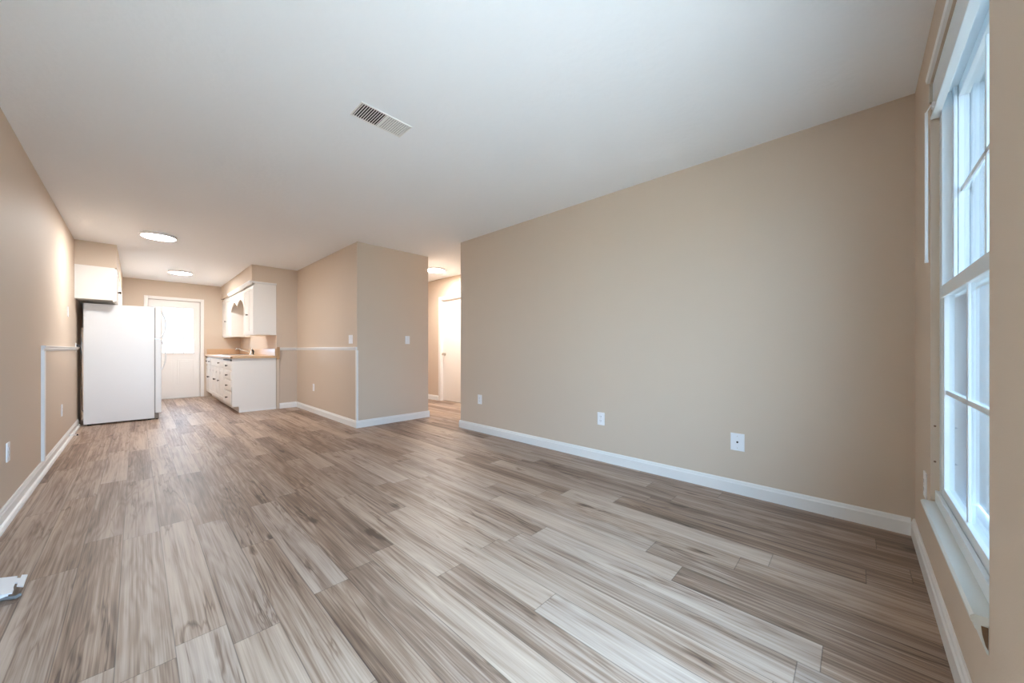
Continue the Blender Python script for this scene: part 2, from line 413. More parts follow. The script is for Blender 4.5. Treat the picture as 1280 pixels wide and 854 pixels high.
b = BM(); bb(b, '-Y', YS, XS-0.016, XSE+0.016); bb(b, '-X', XS, YS, YK); bb(b, '-Y', YK, 1.735, XS-0.016); bb(b, '+X', XSE, YS, YHE)
struct('baseboard_middle', b, M['white_trim'], 'white baseboard wrapping the projecting wall block', 'baseboard')
b = BM(); bb(b, '-X', XH, 6.13, YHE); bb(b, '-X', XH, YE-0.28, 5.15)
struct('baseboard_hall', b, M['white_trim'], 'white baseboard beside the hallway door', 'baseboard')

RAIL = [(0, 1.022), (0.008, 1.022), (0.010, 1.032), (0.020, 1.040), (0.020, 1.052), (0.026, 1.058), (0.026, 1.066), (0, 1.068)]
CAP = 0.022
b = BM(); prism(b, [(XL+u, z) for u, z in RAIL], 'Y', 4.93, 7.56)
o = struct('trim_1', b, M['white_trim'], 'white chair rail on the left wall ending at the refrigerator', 'chair rail')
b = BM(); prism(b, [(XL, 4.93), (XL+0.018, 4.934), (XL+0.020, 4.985), (XL+0.010, 4.992), (XL+0.008, 5.03), (XL, 5.034)], 'Z', BH, 1.024)
struct('trim_2', b, M['white_trim'], 'white vertical trim strip ending the panelling on the left wall', 'trim')
b = BM(); prism(b, [(XS-u, z) for u, z in RAIL], 'Y', YS-0.004, YK); prism(b, [(YK-u, z) for u, z in RAIL], 'X', XK+0.045, XS)
struct('trim_3', b, M['white_trim'], 'white chair rail from the wall corner back to the kitchen counter', 'chair rail')
b = BM(); box(b, XS-0.010, XS+0.012, YS-0.007, YS+0.030, BH, 1.024, 0.002)
struct('trim_4', b, M['white_trim'], 'white corner strip below the chair rail on the projecting wall', 'trim')
b = BM(); box(b, XL, XL+0.005, 5.03, 7.60, BH, 1.024)
struct('trim_5', b, M['bead_y'], 'tan grooved panelling below the chair rail on the left wall', 'panelling')
b = BM(); box(b, XS-0.005, XS, YS+0.03, YK, BH, 1.024)
struct('trim_6', b, M['bead_y'], 'tan grooved panelling below the chair rail beside the wall corner', 'panelling')
b = BM(); box(b, XK+0.045, XS-0.005, YK-0.005, YK, BH, 1.024)
struct('trim_7', b, M['bead_x'], 'tan grooved panelling on the short wall beside the base cabinets', 'panelling')
b = BM(); box(b, XK-0.004, XK+0.042, YK-0.012, YK, 0.0, 0.86, 0.002)
struct('trim_8', b, M['paint_trim'], 'narrow tan edge board beside the base cabinet end', 'trim')
b = BM(); box(b, XK+0.002, XK+0.044, YK-0.030, YK, 0.862, 1.076, 0.003)
struct('trim_9', b, M['wood_brown'], 'small brown end block where the chair rail meets the counter', 'trim')
b = BM(); prism(b, [(1.335, 2.125), (1.318, 2.128), (1.310, 2.148), (1.300, 2.165), (1.296, 2.180), (1.335, 2.182)], 'Y', YK-0.018, 9.36)
prism(b, [(YK-0.018, 2.168), (YK-0.018, 2.180), (YK, 2.182), (YK, 2.150), (YK-0.006, 2.152)], 'X', 1.31, XK)
struct('trim_10', b, M['white_trim'], 'white crown moulding above the right upper cabinets', 'moulding')

# ------------------------------------------------------------------ tall window at the right
win = struct_root('window_1', (0,0,0), label='tall white double-hung window at the right edge of the room', cat='window')
b = BM()
box(b, WX0, WX1, -0.377, -0.2625, WZ0, 0.402)                               # frame base
box(b, WX1-0.060, WX1, -0.377, -0.262, 0.402, WZ1, 0.002); box(b, WX0, WX0+0.060, -0.377, -0.262, 0.402, WZ1, 0.002)
box(b, WX0, WX1, -0.377, -0.262, WZ1-0.10, WZ1, 0.002)
obj('window_frame', b, M['vinyl'], win)
b = BM()
for x0, x1 in ((WX1-0.095, WX1-0.060), (WX0+0.060, WX0+0.095)):
    box(b, x0, x1, -0.30, -0.290, 0.42, WZ1-0.10, 0.001)
    box(b, x0, x1, -0.345, -0.337, 0.42, WZ1-0.10, 0.001)
obj('sash_track', b, M['vinyl'], win)
b = BM(); box(b, WX0, WX1, -0.262, -0.249, 0.372, 0.420, 0.003); box(b, WX0+0.02, WX1-0.02, -0.278, -0.262, 0.402, 0.414, 0.002)
obj('frame_ledge', b, M['vinyl'], win)
b = BM(); prism(b, [(YW+0.028, 0.352), (YW+0.030, 0.366), (YW+0.024, 0.372), (-0.262, 0.372), (-0.262, 0.352)], 'X', WX0, WX1-0.002)
obj('window_stool', b, M['frame_paint'], win)
b = BM(); prism(b, [(YW, 0.352), (YW+0.024, 0.352), (YW+0.022, 0.336), (YW+0.013, 0.325), (YW+0.009, 0.300), (YW+0.003, 0.280), (YW, 0.278)], 'X', WX0+0.004, WX1-0.01)
ap = obj('apron', b, M['frame_paint'], win)
b = BM(); prism(b, [(YW+0.001, 0.346), (YW+0.012, 0.346), (YW+0.010, 0.325), (YW+0.005, 0.300), (YW+0.001, 0.290)], 'X', WX0+0.0015, WX0+0.0045)
c_ = obj('bare_end_grain', b, M['raw_wood'], ap); c_['label'] = 'brown unpainted end of the apron'
def sash(name, yf, z0, z1, x0, x1, bot, top):
    r = 0.038; d = 0.030
    b = BM()
    box(b, x0, x0+r, yf-d, yf, z0, z1, 0.003); box(b, x1-r, x1, yf-d, yf, z0, z1, 0.003)
    box(b, x0+r, x1-r, yf-d, yf, z0, z0+bot, 0.003); box(b, x0+r, x1-r, yf-d, yf, z1-top, z1, 0.003)
    s = obj(name, b, M['vinyl'], win)
    b = BM(); box(b, x0+r, x1-r, yf-d*0.60, yf-d*0.48, z0+bot, z1-top); obj('glass_pane', b, M['glass'], s)
    b = BM(); zm = (z0+bot+z1-top)/2; xm = (x0+x1)/2
    box(b, x0+r, x1-r, yf-d*0.45, yf-d*0.2, zm-0.009, zm+0.009, 0.002)
    box(b, xm-0.009, xm+0.009, yf-d*0.45, yf-d*0.2, z0+bot, z1-top, 0.002)
    obj('muntin', b, M['vinyl'], s)
    return s
lower = sash('lower_sash', -0.264, 0.405, 1.305, WX0+0.055, WX1-0.055, 0.050, 0.048)
upper = sash('upper_sash', -0.302, 1.262, WZ1-0.10, WX0+0.055, WX1-0.055, 0.042, 0.045)
b = BM(); box(b, WX0+0.07, WX1-0.07, -0.264, -0.256, 1.248, 1.258, 0.002); obj('lift_rail', b, M['vinyl'], lower)
for zz in (0.545, 0.700):
    b = BM(); cyl(b, (WX1-0.0002, YW-0.012, zz), (WX1-0.004, YW-0.012, zz), 0.004, seg=12); obj('screw_hole', b, M['raw_wood'], win)
b = BM(); box(b, WX0+0.055, WX1-0.055, -0.362, -0.360, 0.41, WZ1-0.10); obj('dimming_screen', b, M['screen'], win)  # unseen mesh, added so the glass does not wash out
# blind headrail with wand
hr = thing('blind_headrail', 'white blind headrail without slats fixed across the top of the tall window', 'blind headrail', (0,0,0))
b = BM(); box(b, WX0+0.006, WX1-0.008, YW-0.022, YW-0.004, 2.045, 2.190, 0.003); box(b, WX0+0.006, WX1-0.008, YW-0.024, YW+0.002, 2.036, 2.048, 0.003)
obj('valance_face', b, M['vinyl'], hr)
b = BM(); box(b, WX0+0.004, WX1-0.004, YW-0.050, YW-0.020, 2.160, WZ1-0.001, 0.002); obj('rail', b, M['vinyl'], hr)
for xx in (2.33, 1.60):
    b = BM(); box(b, xx-0.012, xx+0.012, YW-0.024, YW+0.006, 2.055, 2.078, 0.003); obj('clip', b, M['plastic'], hr)
b = BM(); box(b, WX1-0.020, WX1-0.002, YW-0.030, YW+0.006, 2.11, 2.19, 0.002); obj('bracket', b, M['nickel'], hr)
b = BM(); cyl(b, (2.402, YW+0.013, 1.425), (2.402, YW+0.013, 2.075), 0.0052, seg=8); cyl(b, (2.402, YW+0.013, 1.415), (2.402, YW+0.013, 1.428), 0.006, seg=8)
cyl(b, (2.402, YW+0.013, 2.075), (2.398, YW+0.001, 2.10), 0.0025, seg=8)
obj('tilt_wand', b, M['plastic'], hr)
b = BM(); prism(b, [(YW, 2.212), (YW+0.010, 2.214), (YW+0.014, 2.228), (YW, 2.232)], 'X', WX0, WX1+0.02)
struct('trim_11', b, M['white_trim'], 'thin pale strip along the top edge of the window opening', 'trim')

# unseen glazed door behind the photographer, added to supply daylight
d3 = struct_root('door_added', (0,0,0), label='unseen glazed door added in the window wall behind the camera for daylight', cat='door')
b = BM(); y = YW-0.11
for x0, x1, z0, z1 in ((DX0, DX0+0.06, 0.01, DZ1), (DX1-0.06, DX1, 0.01, DZ1), (DX0+0.06, DX1-0.06, 0.01, 0.20), (DX0+0.06, DX1-0.06, DZ1-0.08, DZ1)):
    box(b, x0, x1, y, y+0.03, z0, z1, 0.002)
obj('door_frame', b, M['vinyl'], d3)
b = BM(); box(b, DX0+0.06, DX1-0.06, y+0.012, y+0.017, 0.20, DZ1-0.08); obj('glass_pane', b, M['glass'], d3)

# ------------------------------------------------------------------ kitchen exterior door
d1 = struct_root('door_1', (0.17, YB, 0), label='white exterior kitchen door with nine-pane window', cat='door')
# local x = 0..0.80, front face towards -Y
W1 = 0.80
b = BM(); gx0, gx1, gz0, gz1 = 0.205, 0.70, 0.965, 1.925
dd = (0.012, 0.052)
box(b, 0.005, gx0, *dd, 0.012, 2.06); box(b, gx1, W1-0.005, *dd, 0.012, 2.06); box(b, gx0, gx1, *dd, 0.012, gz0); box(b, gx0, gx1, *dd, gz1, 2.06)
slab = obj('door_slab', b, M['door'], d1)
b = BM()
for x0, x1 in ((0.09, 0.385), (0.435, 0.71)):
    for z0, z1 in ((0.29, 0.82),):
        box(b, x0, x1, 0.004, 0.012, z0, z1, 0.004); box(b, x0+0.035, x1-0.035, -0.001, 0.006, z0+0.035, z1-0.035, 0.003)
obj('raised_panel', b, M['door'], slab)
b = BM(); f = 0.022
box(b, gx0-f, gx0+0.008, 0.0, 0.014, gz0-f, gz1+f, 0.003); box(b, gx1-0.008, gx1+f, 0.0, 0.014, gz0-f, gz1+f, 0.003)
box(b, gx0, gx1, 0.0, 0.014, gz0-f, gz0+0.008, 0.003); box(b, gx0, gx1, 0.0, 0.014, gz1-0.008, gz1+f, 0.003)
obj('glass_frame', b, M['door'], d1)
b = BM()
for k in (1, 2):
    xx = gx0+(gx1-gx0)*k/3; box(b, xx-0.008, xx+0.008, 0.018, 0.028, gz0, gz1, 0.002)
    zz = gz0+(gz1-gz0)*k/3; box(b, gx0, gx1, 0.018, 0.028, zz-0.008, zz+0.008, 0.002)
obj('muntin', b, M['vinyl'], d1)
b = BM(); box(b, gx0, gx1, 0.030, 0.034, gz0, gz1); obj('glass_pane', b, M['glass'], d1)
b = BM(); box(b, gx0, gx1, 0.0295, 0.0300, 1.262, gz1); shd = obj('shade', b, M['shade'], d1); shd['label'] = 'thin white translucent shade'
b = BM(); box(b, gx0, gx1, 0.024, 0.0290, 1.248, 1.264, 0.001); obj('bottom_rail', b, M['vinyl'], shd)
b = BM(); c = 0.062
for x0, x1, z0, z1 in ((-c, 0.0, 0, 2.07+c), (W1+0.005, W1+0.005+c, 0, 2.07+c), (0, W1+0.005, 2.07, 2.07+c)):
    box(b, x0, x1, -0.014, 0.0, z0, z1, 0.004)
    box(b, x0+0.012, x1-0.012, -0.018, -0.012, z0+(0.012 if z0 else 0), z1-0.012, 0.003)
obj('door_casing', b, M['door'], d1)
b = BM(); lathe(b, [(0, 0), (0.026, 0), (0.026, 0.008), (0.010, 0.014), (0.010, 0.035), (0.026, 0.045), (0.028, 0.058), (0.018, 0.070), (0, 0.072)], (0.055, 0.012, 0.95), (0, -1, 0), 20)
lathe(b, [(0, 0), (0.026, 0), (0.026, 0.010), (0, 0.012)], (0.055, 0.012, 1.10), (0, -1, 0), 20)
obj('door_handle', b, M['nickel'], d1, True)
b = BM(); box(b, -0.005, 0.02, 0.052, 0.115, 0, 2.07); box(b, W1-0.02, W1+0.005, 0.052, 0.115, 0, 2.07); box(b, 0.02, W1-0.02, 0.052, 0.115, 2.045, 2.07); obj('door_jamb', b, M['door'], d1)
b = BM(); box(b, -0.0, W1, -0.02, 0.10, 0.0, 0.012, 0.003); obj('threshold', b, M['nickel'], d1)

# ------------------------------------------------------------------ hallway interior door (faces -X, opening Y 5.22 to 6.06)
d2 = struct_root('door_2', (XH, 6.06, 0), -PI/2, label='white flush interior door in the hallway', cat='door')
W2 = 0.84
b = BM(); box(b, 0.018, W2-0.018, 0.050, 0.085, 0.012, 2.018, 0.002); obj('door_slab', b, M['door'], d2)
b = BM(); box(b, 0.0, 0.016, 0.0, T, 0, 2.04); box(b, W2-0.016, W2, 0.0, T, 0, 2.04); box(b, 0.016, W2-0.016, 0.0, T, 2.022, 2.04)
obj('door_jamb', b, M['door'], d2)
b = BM(); c = 0.060
for x0, x1, z0, z1 in ((-c, 0.006, 0, 2.034+c), (W2-0.006, W2+c, 0, 2.034+c), (0.006, W2-0.006, 2.034, 2.034+c)):
    box(b, x0, x1, -0.012, 0.0, z0, z1, 0.004)
obj('door_casing', b, M['door'], d2)
b = BM(); lathe(b, [(0, 0), (0.030, 0), (0.030, 0.007), (0.011, 0.013), (0.011, 0.032), (0.026, 0.042), (0.027, 0.058), (0.016, 0.068), (0, 0.070)], (0.085, 0.050, 0.94), (0, -1, 0), 24)
obj('door_handle', b, M['nickel'], d2, True)
b = BM(); box(b, XH+T, XH+0.9, 5.1, 5.14, 0, H); box(b, XH+T, XH+0.9, 6.14, 6.18, 0, H); box(b, XH+0.9, XH+0.94, 5.1, 6.18, 0, H); box(b, XH+T, XH+0.94, 5.1, 6.18, -0.04, 0.0); box(b, XH+T, XH+0.94, 5.1, 6.18, H, H+0.04)  # unseen box added to stop sky light leaking around the hallway door
struct('wall_leak_box', b, M['wall'], 'tan box walls added behind the closed hallway door against sky leaks', 'wall')
# ------------------------------------------------------------------ ceiling lights
def ceiling_light(loc, label, r=0.168, mat='lamp'):
    t = thing('ceiling_light', label, 'ceiling light', loc, 0, None)
    b = BM(); lathe(b, [(0, 0), (r-0.012, 0), (r, -0.006), (r+0.004, -0.020), (r, -0.032), (r-0.010, -0.034), (r-0.014, -0.028), (0, -0.028)], (0,0,0), (0,0,1), 48)
    obj('trim_ring', b, M['plastic'], t, True)
    b = BM(); lathe(b, [(0, -0.0285), (r-0.015, -0.0285), (r-0.018, -0.034), (r*0.6, -0.0385), (0, -0.040)], (0,0,0), (0,0,1), 48)
    obj('diffuser', b, M[mat], t, True)
    return t
ceiling_light((0.195, 6.25, H), 'round lit flush ceiling light nearest the room, in front of the refrigerator')
ceiling_light((0.560, 8.90, H), 'round lit flush ceiling light deeper in the kitchen, towards the exterior door')
ceiling_light((3.655, 5.36, H), 'round lit flush ceiling light in the hallway by the white door', mat='hall_lamp')

# ------------------------------------------------------------------ ceiling register
vt = thing('ceiling_vent', 'white rectangular air register in the living room ceiling', 'vent', (1.055, 2.125, H))
hx, hy = 0.163, 0.080
b = BM()
f = 0.009
box(b, -hx, hx, -hy, -hy+f, -0.0045, 0, 0.001); box(b, -hx, hx, hy-f, hy, -0.0045, 0, 0.001)
box(b, -hx, -hx+f, -hy+f, hy-f, -0.0045, 0, 0.001); box(b, hx-f, hx, -hy+f, hy-f, -0.0045, 0, 0.001)
box(b, -0.0035, 0.0035, -hy+f, hy-f, -0.0055, 0, 0.001)
obj('frame', b, M['white_trim'], vt)
b = BM(); box(b, -hx+f, hx-f, -hy+f, hy-f, -0.0012, -0.0002); obj('backing', b, M['duct_shade'], vt)  # black sheet stands in for the shaded duct cavity
for sgn, x0, x1 in ((1, -hx+f, -0.003), (-1, 0.003, hx-f)):
    b = BM(); n = 11
    for k in range(n):
        xc = x0+(x1-x0)*(k+0.5)/n; dx = (0.0030 if sgn > 0 else -0.0034)
        t_ = 0.0011
        prism(b, [(xc-dx-t_, -0.0048), (xc-dx+t_, -0.0048), (xc+dx+t_, -0.0015), (xc+dx-t_, -0.0015)], 'Y', -hy+f, hy-f)
    obj('louvre_bank', b, M['white_trim'], vt)

# ------------------------------------------------------------------ wall plates
def plate(kind, label, loc, rz, group=None, w=0.072, h=0.117, gangs=1):
    nm = {'outlet': 'power_outlet', 'switch': 'light_switch', 'jack': 'cable_wall_plate', 'blank': 'wall_plate'}[kind]
    cat = {'outlet': 'outlet', 'switch': 'light switch', 'jack': 'wall plate', 'blank': 'wall plate'}[kind]
    t = thing(nm, label, cat, loc, rz, group)
    W = w + (gangs-1)*0.046
    b = BM(); box(b, -W/2, W/2, -0.006, 0.0, -h/2, h/2, 0.0022)
    obj('plate', b, M['plastic'], t)
    for g in range(gangs):
        gx = (g-(gangs-1)/2)*0.046
        if kind == 'outlet':
            for s in (-1, 1):
                b = BM(); z = s*0.0195
                prism(b, [(gx+0.017*math.cos(a), z+0.0145*math.sin(a)) for a in [k*2*PI/20 for k in range(20)]], 'Y', -0.0078, -0.005)
                rc = obj('receptacle', b, M['plastic'], t)
                b = BM()
                for sx in (-0.0065, 0.0065): box(b, gx+sx-0.0011, gx+sx+0.0011, -0.0081, -0.0075, z-0.002, z+0.007)
                cyl(b, (gx, -0.0081, z-0.007), (gx, -0.0075, z-0.007), 0.0022, seg=10)
                obj('slot', b, M['dark'], rc)
        if kind == 'switch':
            b = BM(); box(b, gx-0.0055, gx+0.0055, -0.0072, -0.005, -0.013, 0.013, 0.001)
            tube(b, [(gx, -0.006, 0.0), (gx, -0.017, 0.008)], 0.0042, 8); obj('toggle', b, M['plastic'], t)
        if kind == 'jack':
            b = BM(); lathe(b, [(0, 0), (0.0065, 0), (0.0065, 0.003), (0.0045, 0.004), (0.0045, 0.009), (0, 0.009)], (gx, -0.006, 0), (0, -1, 0), 12)
            obj('connector', b, M['bronze'], t, True)
        for z in ((0,) if kind == 'outlet' else (-0.030, 0.030) if kind == 'switch' else (-0.042, 0.042)):
            b = BM(); cyl(b, (gx, -0.0058, z), (gx, -0.0070, z), 0.0026, seg=12); obj('screw', b, M['nickel'], t)
    return t
plate('outlet', 'white outlet on the right wall nearest the hallway opening', (XR, 3.41, 0.408), -PI/2)
plate('outlet', 'white outlet low in the middle of the right wall', (XR, 1.71, 0.392), -PI/2)
plate('jack', 'larger white cable plate with a centre jack low on the right wall', (XR, 0.614, 0.370), -PI/2, w=0.086, h=0.124)
plate('switch', 'white light switch on the grey-lit wall beside the hallway opening', (2.745, YS, 1.172), 0)
plate('switch', 'white double light switch above the chair rail near the wall corner', (XS, 4.945, 1.172), -PI/2, gangs=2)
plate('outlet', 'white outlet on the panelling below the chair rail beside the wall corner', (XS-0.005, 6.40, 0.415), -PI/2)
plate('outlet', 'white outlet low on the left wall nearest the camera', (XL, 3.79, 0.400), PI/2)
plate('outlet', 'pale outlet on the left wall panelling before the refrigerator', (XL+0.005, 6.07, 0.390), PI/2, w=0.066, h=0.125)
plate('blank', 'painted-over plate high on the left wall above the chair rail', (XL, 6.62, 1.475), PI/2)
plate('outlet', 'white outlet on the window wall in the corner beside the window stool', (2.55, YW, 0.402), PI)

# ------------------------------------------------------------------ cabinets
def arch_pts(x0, x1, z0, zs, rise, n=14):
    pts = [(x0, z0), (x1, z0), (x1, zs)]
    for k in range(1, n):
        u = k/n; x = x1+(x0-x1)*u
        pts.append((x, zs+rise*(math.sin(PI*u)**1.6)))
    pts.append((x0, zs)); return pts
def cab_door(parent, x0, x1, z0, z1, knob=None, arched=False, front=0.0, knob_z=None, name='door'):
    """door slab with stiles, rails and raised panel; local front faces -Y"""
    b = BM(); th = 0.019; r = min(0.055, (x1-x0)*0.2)
    box(b, x0, x1, front-0.009, front, z0, z1)
    box(b, x0, x0+r, front-th, front-0.009, z0, z1, 0.002); box(b, x1-r, x1, front-th, front-0.009, z0, z1, 0.002)
    box(b, x0+r, x1-r, front-th, front-0.009, z0, z0+r, 0.002)
    if arched:
        zs = z1-r-0.05; a = arch_pts(x0+r, x1-r, z0+r, zs, 0.05)
        top = [(x1-r, z1)] + [(x1-r, zs)] + a[3:-1] + [(x0+r, zs), (x0+r, z1)]
        prism(b, top, 'Y', front-th, front-0.009)
        prism(b, arch_pts(x0+r+0.014, x1-r-0.014, z0+r+0.014, zs-0.014, 0.048), 'Y', front-0.016, front-0.009)
    else:
        box(b, x0+r, x1-r, front-th, front-0.009, z1-r, z1, 0.002)
        box(b, x0+r+0.016, x1-r-0.016, front-0.016, front-0.009, z0+r+0.016, z1-r-0.016, 0.004)
    d = obj(name, b, M['cab'], parent)
    if knob is not None: mk_knob(d, knob, knob_z, front-th)
    return d
def mk_knob(parent, x, z, y):
    b = BM(); lathe(b, [(0, 0), (0.010, 0), (0.007, 0.006), (0.006, 0.014), (0.015, 0.020), (0.016, 0.026), (0.010, 0.031), (0, 0.032)], (x, y, z), (0, -1, 0), 16)
    obj('knob', b, M['bronze'], parent, True)
def drawer(parent, x0, x1, z0, z1, knobs, front=0.0):
    b = BM(); box(b, x0, x1, front-0.019, front, z0, z1, 0.004); box(b, x0+0.018, x1-0.018, front-0.022, front-0.018, z0+0.018, z1-0.018, 0.002)
    d = obj('drawer', b, M['cab'], parent)
    for k in knobs: mk_knob(d, k, (z0+z1)/2, front-0.022)
    return d
BF = 1.094      # carcass front of the base cabinets (doors stand 2 cm proud)
def base_unit(name, label, y_far, y_near, hollow=False):
    Wd = y_far-y_near
    t = thing(name, label, 'cabinet', (BF, y_far, 0), -PI/2, 'white base cabinets under the counter')
    D = XK-BF
    b = BM(); box(b, 0, Wd, 0, D-0.002, 0.10, 0.72 if hollow else 0.884); box(b, 0, Wd, 0.075, D-0.002, 0.0, 0.10)
    if hollow:
        box(b, 0, Wd, 0, 0.02, 0.72, 0.884); box(b, 0, 0.018, 0.02, D-0.002, 0.72, 0.884); box(b, Wd-0.018, Wd, 0.02, D-0.002, 0.72, 0.884)
    obj('carcass', b, M['cab'], t)
    return t, Wd
# far base unit
t, Wd = base_unit('base_cabinet', 'white base cabinet farthest back beside the exterior door', YB-0.002, 9.545)
for k in (0, 1):
    x0 = 0.015+k*Wd/2; x1 = x0+Wd/2-0.03
    cab_door(t, x0, x1, 0.125, 0.685, knob=(x1-0.03 if k == 0 else x0+0.03), arched=True, knob_z=0.455)
    drawer(t, x0, x1, 0.710, 0.860, [(x0+x1)/2])
# sink base
t, Wd = base_unit('sink_base_cabinet', 'white sink base cabinet with a pair of arched doors below the faucet', 9.545, 8.66, hollow=True)
for k in (0, 1):
    x0 = 0.015+k*Wd/2; x1 = x0+Wd/2-0.03
    cab_door(t, x0, x1, 0.125, 0.685, knob=(x1-0.03 if k == 0 else x0+0.03), arched=True, knob_z=0.455)
b = BM(); box(b, 0.015, Wd-0.015, -0.019, 0, 0.710, 0.860, 0.004); obj('false_front', b, M['cab'], t)
# single door unit
t, Wd = base_unit('base_cabinet', 'white single-door base cabinet between the sink cabinet and the drawers', 8.66, 8.11)
cab_door(t, 0.015, Wd-0.015, 0.125, 0.685, knob=0.05, arched=True, knob_z=0.455); drawer(t, 0.015, Wd-0.015, 0.710, 0.860, [0.12])
# drawer unit with end panel
t, Wd = base_unit('drawer_cabinet', 'white four-drawer base cabinet at the near end of the counter', 8.11, 7.33)
for z0, z1 in ((0.690, 0.835), (0.530, 0.675), (0.345, 0.515), (0.125, 0.330)):
    drawer(t, 0.03, Wd-0.06, z0, z1, [Wd*0.52])
b = BM(); box(b, 0.02, Wd-0.06, -0.028, 0.0, 0.850, 0.868, 0.002); c_ = obj('pull_out_board', b, M['dark'], t); c_['label'] = 'dark slot of a pull-out board under the counter edge'
b = BM(); prism(b, [(-0.018, 0.10), (-0.018, 0.884), (XK-BF-0.006, 0.884), (XK-BF-0.006, 0.0), (0.072, 0.0), (0.072, 0.085), (0.060, 0.10)], 'X', Wd, Wd+0.034)
obj('end_panel', b, M['cab'], t)
b = BM(); box(b, Wd-0.004, Wd-0.001, -0.0195, -0.001, 0.12, 0.42); obj('panel_gap', b, M['dark'], t)
b = BM(); prism(b, [(0.078, 0), (0.078, 0.03), (XK-BF-0.006, 0.03), (XK-BF-0.006, 0)], 'X', Wd+0.034, Wd+0.042); obj('shoe_strip', b, M['white_trim'], t)
# countertop with splashback
CX, CY0 = 1.052, 7.268
SY0, SY1, SX0, SX1 = 8.74, 9.46, 1.16, 1.58
ct = thing('countertop', 'tan laminate countertop with a low splashback on the right of the kitchen', 'countertop', (0,0,0))
b = BM(); z0, z1 = 0.886, 0.924
box(b, CX, XK-0.001, CY0, SY0, z0, z1, 0.005); box(b, CX, XK-0.001, SY1, YB-0.001, z0, z1, 0.005)
box(b, CX, SX0, SY0-0.006, SY1+0.006, z0, z1, 0.005); box(b, SX1, XK-0.001, SY0-0.006, SY1+0.006, z0, z1, 0.005)
obj('top', b, M['laminate'], ct)
b = BM(); box(b, XK-0.022, XK-0.001, CY0+0.022, YB-0.001, z1, 1.046, 0.003)
tag(obj('splashback', b, M['laminate']), 'long tan splashback strip along the wall behind the sink and faucet', 'splashback')
b = BM(); box(b, CX+0.03, XK-0.023, YB-0.021, YB-0.001, z1, 1.046, 0.003)
tag(obj('splashback', b, M['laminate']), 'short tan splashback strip on the kitchen end wall beside the exterior door', 'splashback')
b = BM(); box(b, CX-0.004, CX+0.022, CY0-0.004, CY0+0.004, 0.892, 0.916, 0.002); c_ = obj('chipped_corner', b, M['raw_wood'], ct); c_['label'] = 'dark bare spot on the front corner'
# sink
sk = thing('kitchen_sink', 'stainless steel sink set into the tan countertop', 'sink', (0,0,0))
b = BM(); zr = z1
for x0, x1, y0, y1 in ((SX0-0.02, SX0+0.01, SY0-0.02, SY1+0.02), (SX1-0.01, SX1+0.02, SY0-0.02, SY1+0.02), (SX0, SX1, SY0-0.02, SY0+0.01), (SX0, SX1, SY1-0.01, SY1+0.02)):
    box(b, x0, x1, y0, y1, zr+0.0005, zr+0.004, 0.001)
obj('rim', b, M['steel'], sk)
b = BM()
box(b, SX0+0.008, SX0+0.011, SY0+0.01, SY1-0.01, 0.76, zr); box(b, SX1-0.011, SX1-0.008, SY0+0.01, SY1-0.01, 0.76, zr)
box(b, SX0+0.01, SX1-0.01, SY0+0.008, SY0+0.011, 0.76, zr); box(b, SX0+0.01, SX1-0.01, SY1-0.011, SY1-0.008, 0.76, zr); box(b, SX0+0.008, SX1-0.008, SY0+0.008, SY1-0.008, 0.757, 0.76)
obj('basin', b, M['steel'], sk)
# faucet
fc = thing('faucet', 'chrome kitchen faucet with a long slanted spout behind the sink', 'faucet', (1.635, 8.96, z1))
b = BM(); box(b, -0.022, 0.022, -0.10, 0.10, 0.0, 0.012, 0.004); obj('base_plate', b, M['chrome'], fc)
b = BM(); lathe(b, [(0, 0.012), (0.024, 0.012), (0.022, 0.05), (0.018, 0.07), (0.014, 0.075), (0, 0.076)], (0,0,0), (0,0,1), 20); obj('body', b, M['chrome'], fc, True)
b = BM(); tube(b, [(0, 0, 0.045), (-0.05, 0, 0.065), (-0.16, 0, 0.105), (-0.225, 0, 0.128), (-0.245, 0, 0.126), (-0.252, 0, 0.105)], 0.010, 10); obj('spout', b, M['chrome'], fc, True)
b = BM(); tube(b, [(0, 0, 0.074), (0.004, 0, 0.10), (0.012, -0.03, 0.135)], [0.013, 0.011, 0.007], 10); obj('lever', b, M['chrome'], fc, True)
sp = thing('side_sprayer', 'small black side sprayer standing beside the chrome faucet', 'sprayer', (1.630, 8.76, z1))
b = BM(); lathe(b, [(0, 0), (0.022, 0), (0.020, 0.010), (0.012, 0.014), (0, 0.014)], (0,0,0), (0,0,1), 16); obj('collar', b, M['chrome'], sp, True)
b = BM(); tube(b, [(0, 0, 0.012), (0, 0, 0.07), (-0.006, 0, 0.092), (-0.020, 0, 0.102)], [0.011, 0.015, 0.016, 0.011], 12); obj('spray_head', b, M['dark'], sp, True)

# upper cabinets, right run (front X = 1.355)
UF = 1.374
def upper(name, label, y_far, y_near, z0, z1, xback=XK, group='white upper cabinets on the right'):
    Wd = y_far-y_near
    t = thing(name, label, 'cabinet', (UF, y_far, 0), -PI/2, group)
    b = BM(); D = xback-UF; box(b, 0, Wd, 0.018, D-0.002, z0, z1)
    box(b, 0, Wd, 0, 0.018, z0-0.006, z1)
    obj('carcass', b, M['cab'], t); return t, Wd
t, Wd = upper('upper_cabinet', 'white upper cabinet at the near end above the counter with a broad end panel', 8.055, 7.292, 1.285, 2.162)
cab_door(t, 0.002, Wd/2-0.002, 1.30, 2.11, knob=Wd/2-0.030, knob_z=1.64); cab_door(t, Wd/2+0.002, Wd-0.002, 1.30, 2.11)
t, Wd = upper('upper_cabinet', 'white upper cabinet beyond the sink against the kitchen end wall', YB-0.002, 9.345, 1.30, 2.162)
cab_door(t, 0.002, Wd/2-0.002, 1.315, 2.11, knob=Wd/2-0.035, knob_z=1.64); cab_door(t, Wd/2+0.002, Wd-0.002, 1.315, 2.11)
